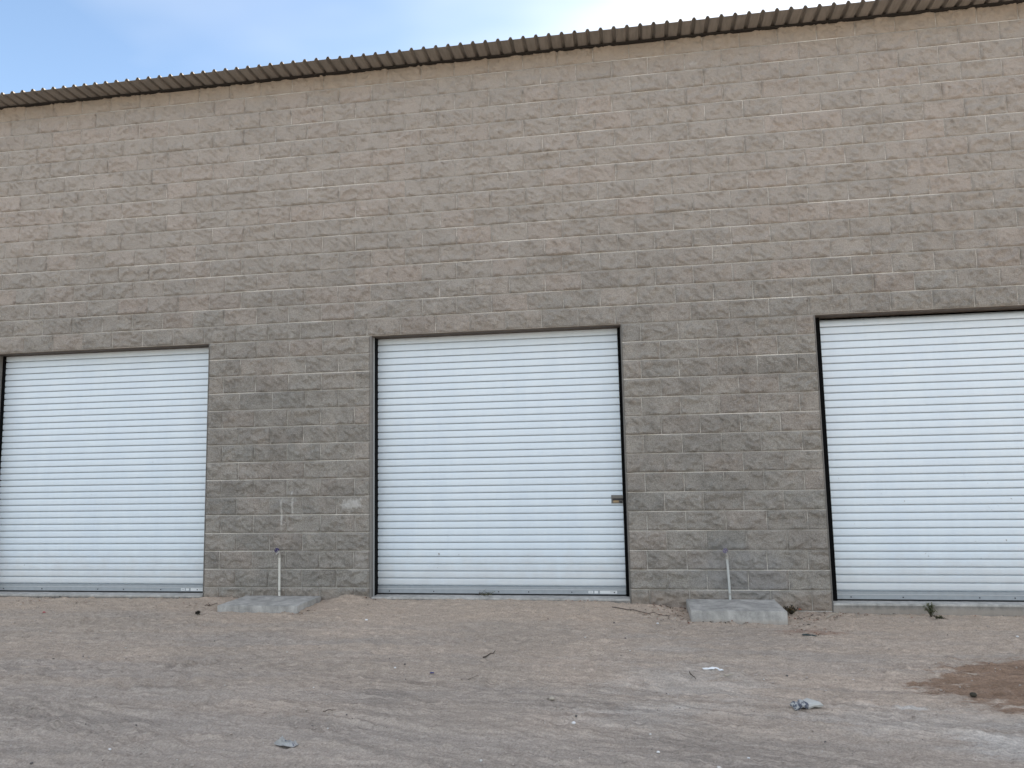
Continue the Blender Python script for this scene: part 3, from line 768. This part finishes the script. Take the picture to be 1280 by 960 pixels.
# tangled dry grass caught under the middle door
p = at(624, 746); r_ = random.Random(9); g = MB()
for k in range(26):
    a0 = Vector((r_.gauss(0, .035), r_.gauss(0, .008), .004+r_.random()*.01)); a1 = a0+Vector((r_.gauss(0, .06), r_.gauss(0, .012), r_.random()*.05)); a2 = a1+Vector((r_.gauss(0, .05), r_.gauss(0, .015), r_.gauss(-.01, .02)))
    g.tube([a0, a1, a2], [.0016, .0013, .0007], 4, mat=k % 2)
o = g.build('dry_grass_tuft', [MAT['twig'], MAT['leaf_olive']], None, (p.x, -.02, -.028)); tag(o, 'dark tangle of dry grass caught against the bottom bar of the middle door', 'dry grass')
o.location = (p.x, .10, -.029)

def stick(px0, py0, px1, py1, r0, mat, label, bend=.02, lift=.006, n=7, name='twig', seed=1):
    r = random.Random(seed); A = at(px0, py0); B_ = at(px1, py1); pts = []
    for i in range(n):
        t = i/(n-1); q_ = A.lerp(B_, t); q_ += Vector((0, r.uniform(-1, 1)*bend*.6, 0)) if 0 < i < n-1 else Vector()
        q_.z = ground_z(q_.x, q_.y)+lift+.004+r0*.8; pts.append(q_-A)
    m = MB(); m.tube(pts, [r0*(1-.5*i/(n-1)) for i in range(n)], 7)
    o = m.build(name, mat, None, A); tag(o, label, 'twig'); return o
stick(604, 824, 619, 817, .006, MAT['twig'], 'short dark stick lying alone in the dirt before the middle door', .01)
stick(765, 760, 838, 772, .004, MAT['twig'], 'long thin dark root lying from the middle door towards the thick pad', .03, .003, 12, 'dry_root', 3)
stick(862, 842, 870, 851, .004, MAT['twig'], 'thin dark twig in the pale powder left of the white plastic scrap', .006)
stick(1034, 775, 1049, 768, .0065, MAT['pale_twig'], 'pale dry stick lying near the left end of the right door', .008, .008, 6, 'twig', 5)
stick(1064, 765, 1072, 773, .0065, MAT['pale_twig'], 'short pale stick pointing at the dirt under the right door', .006, .008, 6, 'twig', 6)
stick(256, 758, 272, 756, .004, MAT['twig'], 'dark twig lying against the left end of the low pad', .004, .004)
stick(229, 752, 246, 750, .005, MAT['twig'], 'dark twig half buried in front of the left door corner', .004, .002)
stick(404, 889, 420, 891, .003, MAT['twig'], 'thin dark twig lying beyond the silver wrapper', .006, .004)
stick(905, 846, 917, 846, .006, MAT['pale_twig'], 'short tan splinter of wood right below the white plastic scrap', .004, .005)
stick(576, 851, 600, 845, .002, MAT['twig'], 'hair thin twig in the dirt left of centre', .01, .002)

def crumple(px, py, lx, ly, h, mats, name, label, cat, seed, rz=0, nn=16, dark=None):
    p = at(px, py); r = np.random.default_rng(seed); u = np.linspace(-.5, .5, nn+1); U, V = np.meshgrid(u, u)
    f = fbm(U*5+seed, V*4, 3, seed); edge = ss(.5, .3, np.maximum(np.abs(U), np.abs(V))+.16*fbm(U*6, V*6, 2, seed+4))
    X = U*lx*(1+.3*fbm(V*4+2, U*3, 2, seed+1)); Y = V*ly*(1+.6*fbm(U*4, V*3, 2, seed+2)); Z = (np.abs(f)*2.2+.15)*h*edge+.001
    m = MB(); n1 = nn+1
    vs = [(float(a_), float(b_), float(c_)) for a_, b_, c_ in zip(X.ravel(), Y.ravel(), Z.ravel())]
    for j in range(nn):
        for i in range(nn):
            k_ = 0 if (dark is None or not dark(U[j, i], V[j, i], f[j, i])) else 1
            q_ = j*n1+i; m.f.append((q_, q_+1, q_+n1+1)); m.f.append((q_, q_+n1+1, q_+n1)); m.m += [k_, k_]; m.sm += [False, False]
    m.v = vs
    # underside gives it thickness
    n0 = len(m.v); m.v += [(x_, y_, max(z_-.0025, -.002)) for x_, y_, z_ in vs]
    ring = list(range(n1))+[j*n1+nn for j in range(1, nn+1)]+[nn*n1+i for i in range(nn-1, -1, -1)]+[j*n1 for j in range(nn-1, 0, -1)]
    for k in range(len(ring)):
        a_, b_ = ring[k], ring[(k+1) % len(ring)]; m.f.append((b_, a_, a_+n0, b_+n0)); m.m.append(0); m.sm.append(False)
    p.z += .006
    o = m.build(name, mats, None, p); o.rotation_euler = (0, 0, rz); tag(o, label, cat); return o
crumple(358, 934, .125, .045, .045, [MAT['foil'], MAT['carton_ink']], 'crumpled_wrapper', 'crumpled silver wrapper on the dirt at the bottom left of the picture', 'litter', 5, -.25, dark=lambda u, v, f: f > .17)
crumple(889, 837, .115, .035, .012, [MAT['white_scrap']], 'plastic_scrap', 'long white plastic scrap in front of the thick pad', 'litter', 8, .15, 8)
crumple(901, 839, .035, .025, .010, [MAT['white_scrap']], 'plastic_scrap', 'tiny white plastic scrap right beside the long white one', 'litter', 9, .3, 6)
crumple(1012, 799, .115, .030, .012, [MAT['dark_strip']], 'plastic_strip', 'dark flat plastic strip right of the thick pad', 'litter', 10, -.35, 8)
crumple(55, 767, .030, .018, .012, [MAT['red_scrap']], 'plastic_scrap', 'tiny red scrap in front of the left door', 'litter', 11, 0, 6)
crumple(540, 844, .030, .014, .010, [MAT['blue_scrap']], 'plastic_scrap', 'tiny dark blue scrap left of centre in the dirt', 'litter', 13, 0, 6)
crumple(1000, 766, .03, .03, .02, [MAT['leaf_red']], 'rusty_scrap', 'small rust orange scrap in the dry weed at the thick pad', 'litter', 14, 0, 6).location.z += .02

# flattened drinks carton with a pale top and a printed crushed end
p = at(1008, 884)
cb = empty('crushed_carton', p); tag(cb, 'crushed pale carton with dark printed end lying in front of the right door', 'carton'); cb.rotation_euler = (0, 0, .42)
def loft(mb, secs, mats_):
    n = 10
    vs = []
    for (x, wy, hz, cz, tw) in secs:
        for k in range(n):
            t = 2*math.pi*k/n; cc, s_ = math.cos(t), math.sin(t)
            yy = wy*math.copysign(abs(cc)**.6, cc); zz = hz*math.copysign(abs(s_)**.6, s_)
            j = .004*math.sin(k*5.1+x*90)
            vs.append((x+j, yy*math.cos(tw)-zz*math.sin(tw), cz+zz*math.cos(tw)+yy*math.sin(tw)+j))
    for i in range(len(secs)-1):
        mb.add(vs[i*n:(i+2)*n], [(k, (k+1) % n, n+(k+1) % n, n+k) for k in range(n)], mats_[i])
    mb.add(vs[:n], [tuple(range(n))], mats_[0]); mb.add(vs[-n:], [tuple(range(n))[::-1]], mats_[-1])
m = MB(); loft(m, [(-.01, .040, .016, .018, .1), (.03, .043, .020, .022, .05), (.07, .042, .016, .018, 0), (.095, .044, .007, .010, -.05)], [0, 0, 0]); m.build('carton_body', [MAT['carton']], cb)
m = MB(); loft(m, [(-.095, .028, .012, .013, .3), (-.075, .034, .020, .020, .2), (-.05, .036, .014, .018, -.15), (-.03, .040, .019, .020, .1), (-.0105, .040, .016, .018, .1)], [0, 1, 0, 1]); m.build('printed_end', [MAT['print_mix'], MAT['print_mix']], cb)

# single white stones and bits
def stone(px, py, r_s, mat, label, seed, name='stone'):
    import bmesh
    r = random.Random(seed); p = at(px, py); bm = bmesh.new(); bmesh.ops.create_icosphere(bm, subdivisions=2, radius=r_s)
    for v in bm.verts:
        v.co *= 1+.28*(float(fbm(np.array([v.co.x/r_s*1.3+seed]), np.array([v.co.y/r_s*1.3+v.co.z/r_s]), 2, seed)[0])); v.co.z *= .65
    me = bpy.data.meshes.new(name); bm.to_mesh(me); bm.free(); me.materials.append(mat)
    o = bpy.data.objects.new(name, me); COL.objects.link(o); o.location = (p.x, p.y, p.z+r_s*.5); tag(o, label, 'stone'); return o
stone(458, 775, .017, MAT['white_stone'], 'white stone in front of the left edge of the middle door', 1)
stone(717, 905, .013, MAT['white_stone'], 'small bright white stone alone in the wheel lane', 2)
stone(788, 850, .011, MAT['white_stone'], 'small white stone at the left rim of the pale powder', 3)
stone(822, 780, .012, MAT['white_stone'], 'white chip a little left of the thick pad', 4)
stone(1272, 798, .012, MAT['white_stone'], 'white chip above the damp patch at the right edge of the picture', 5)
stone(690, 876, .018, MAT['pale_twig'], 'pale knobbly clod in the dug spot of the wheel lane', 6)
stone(823, 943, .009, MAT['white_stone'], 'tiny white stone near the bottom edge of the picture', 7)
stone(137, 935, .010, MAT['white_stone'], 'tiny white stone in the churned dirt at bottom left', 8)
stone(1217, 873, .022, MAT['leaf_dark'], 'dark clod on the damp red patch', 9)
stone(1067, 851, .010, MAT['white_stone'], 'tiny white stone beyond the crushed carton', 10)

# gravel and crumbs of earth, uncountable
r = np.random.default_rng(5); N = 12000
gx = r.uniform(-4.2, 7.6, N); gy = -5.0*r.random(N)**1.0-.08
keep = r.random(N) < (.25+.75*ss(-.15, .25, fbm(gx*.9, gy*1.4, 3, 300)))
gx, gy = gx[keep], gy[keep]; sz = .0022+.008*r.random(len(gx))**7+.0022*r.random(len(gx))
ico = [(0,0,1),(.894,0,.447),(.276,.851,.447),(-.724,.526,.447),(-.724,-.526,.447),(.276,-.851,.447),(.724,.526,-.447),(-.276,.851,-.447),(-.894,0,-.447),(-.276,-.851,-.447),(.724,-.526,-.447),(0,0,-1)]
icf = [(0,1,2),(0,2,3),(0,3,4),(0,4,5),(0,5,1),(1,6,2),(2,7,3),(3,8,4),(4,9,5),(5,10,1),(6,7,2),(7,8,3),(8,9,4),(9,10,5),(10,6,1),(11,7,6),(11,8,7),(11,9,8),(11,10,9),(11,6,10)]
ico = np.array(ico); icf = np.array(icf); V_ = []; F_ = []; MI = []
for k in range(len(gx)):
    if gy[k] > -.70 and (-1.5 < gx[k] < -.58 or 3.4 < gx[k] < 4.33): continue
    jit = 1+.5*(r.random((12, 1))-.5); v = ico*jit*sz[k]*np.array([1, r.uniform(.6, 1.1), .65]); a_ = r.uniform(0, 6.28)
    c_, s_ = math.cos(a_), math.sin(a_); v = np.stack([v[:, 0]*c_-v[:, 1]*s_, v[:, 0]*s_+v[:, 1]*c_, v[:, 2]], 1)
    F_.append(icf+12*len(V_)); V_.append(v+np.array([gx[k], gy[k], ground_z(gx[k], gy[k])+sz[k]*.25])); MI += [int(r.random() < .05)+2*int(r.random() < .05)]*20
me = bpy.data.meshes.new('gravel'); me.from_pydata(np.concatenate(V_).tolist(), [], np.concatenate(F_).tolist())
MAT['crumb'] = simple('earth_crumb', (.38, .33, .29), .95, 0, .3, 12); MAT['pebble'] = simple('pale_pebble', (.56, .54, .51), .9, 0, .25, 12); MAT['pebble_dark'] = simple('dark_pebble', (.11, .10, .095), .9, 0, .25, 12)
for k_ in ('crumb', 'pebble', 'pebble_dark', 'white_stone'): me.materials.append(MAT[k_])
me.polygons.foreach_set('material_index', np.clip(MI, 0, 3)); me.update()
o = bpy.data.objects.new('gravel', me); COL.objects.link(o); tag(o, 'scattered small gravel and earth crumbs on the dirt', kind='stuff')
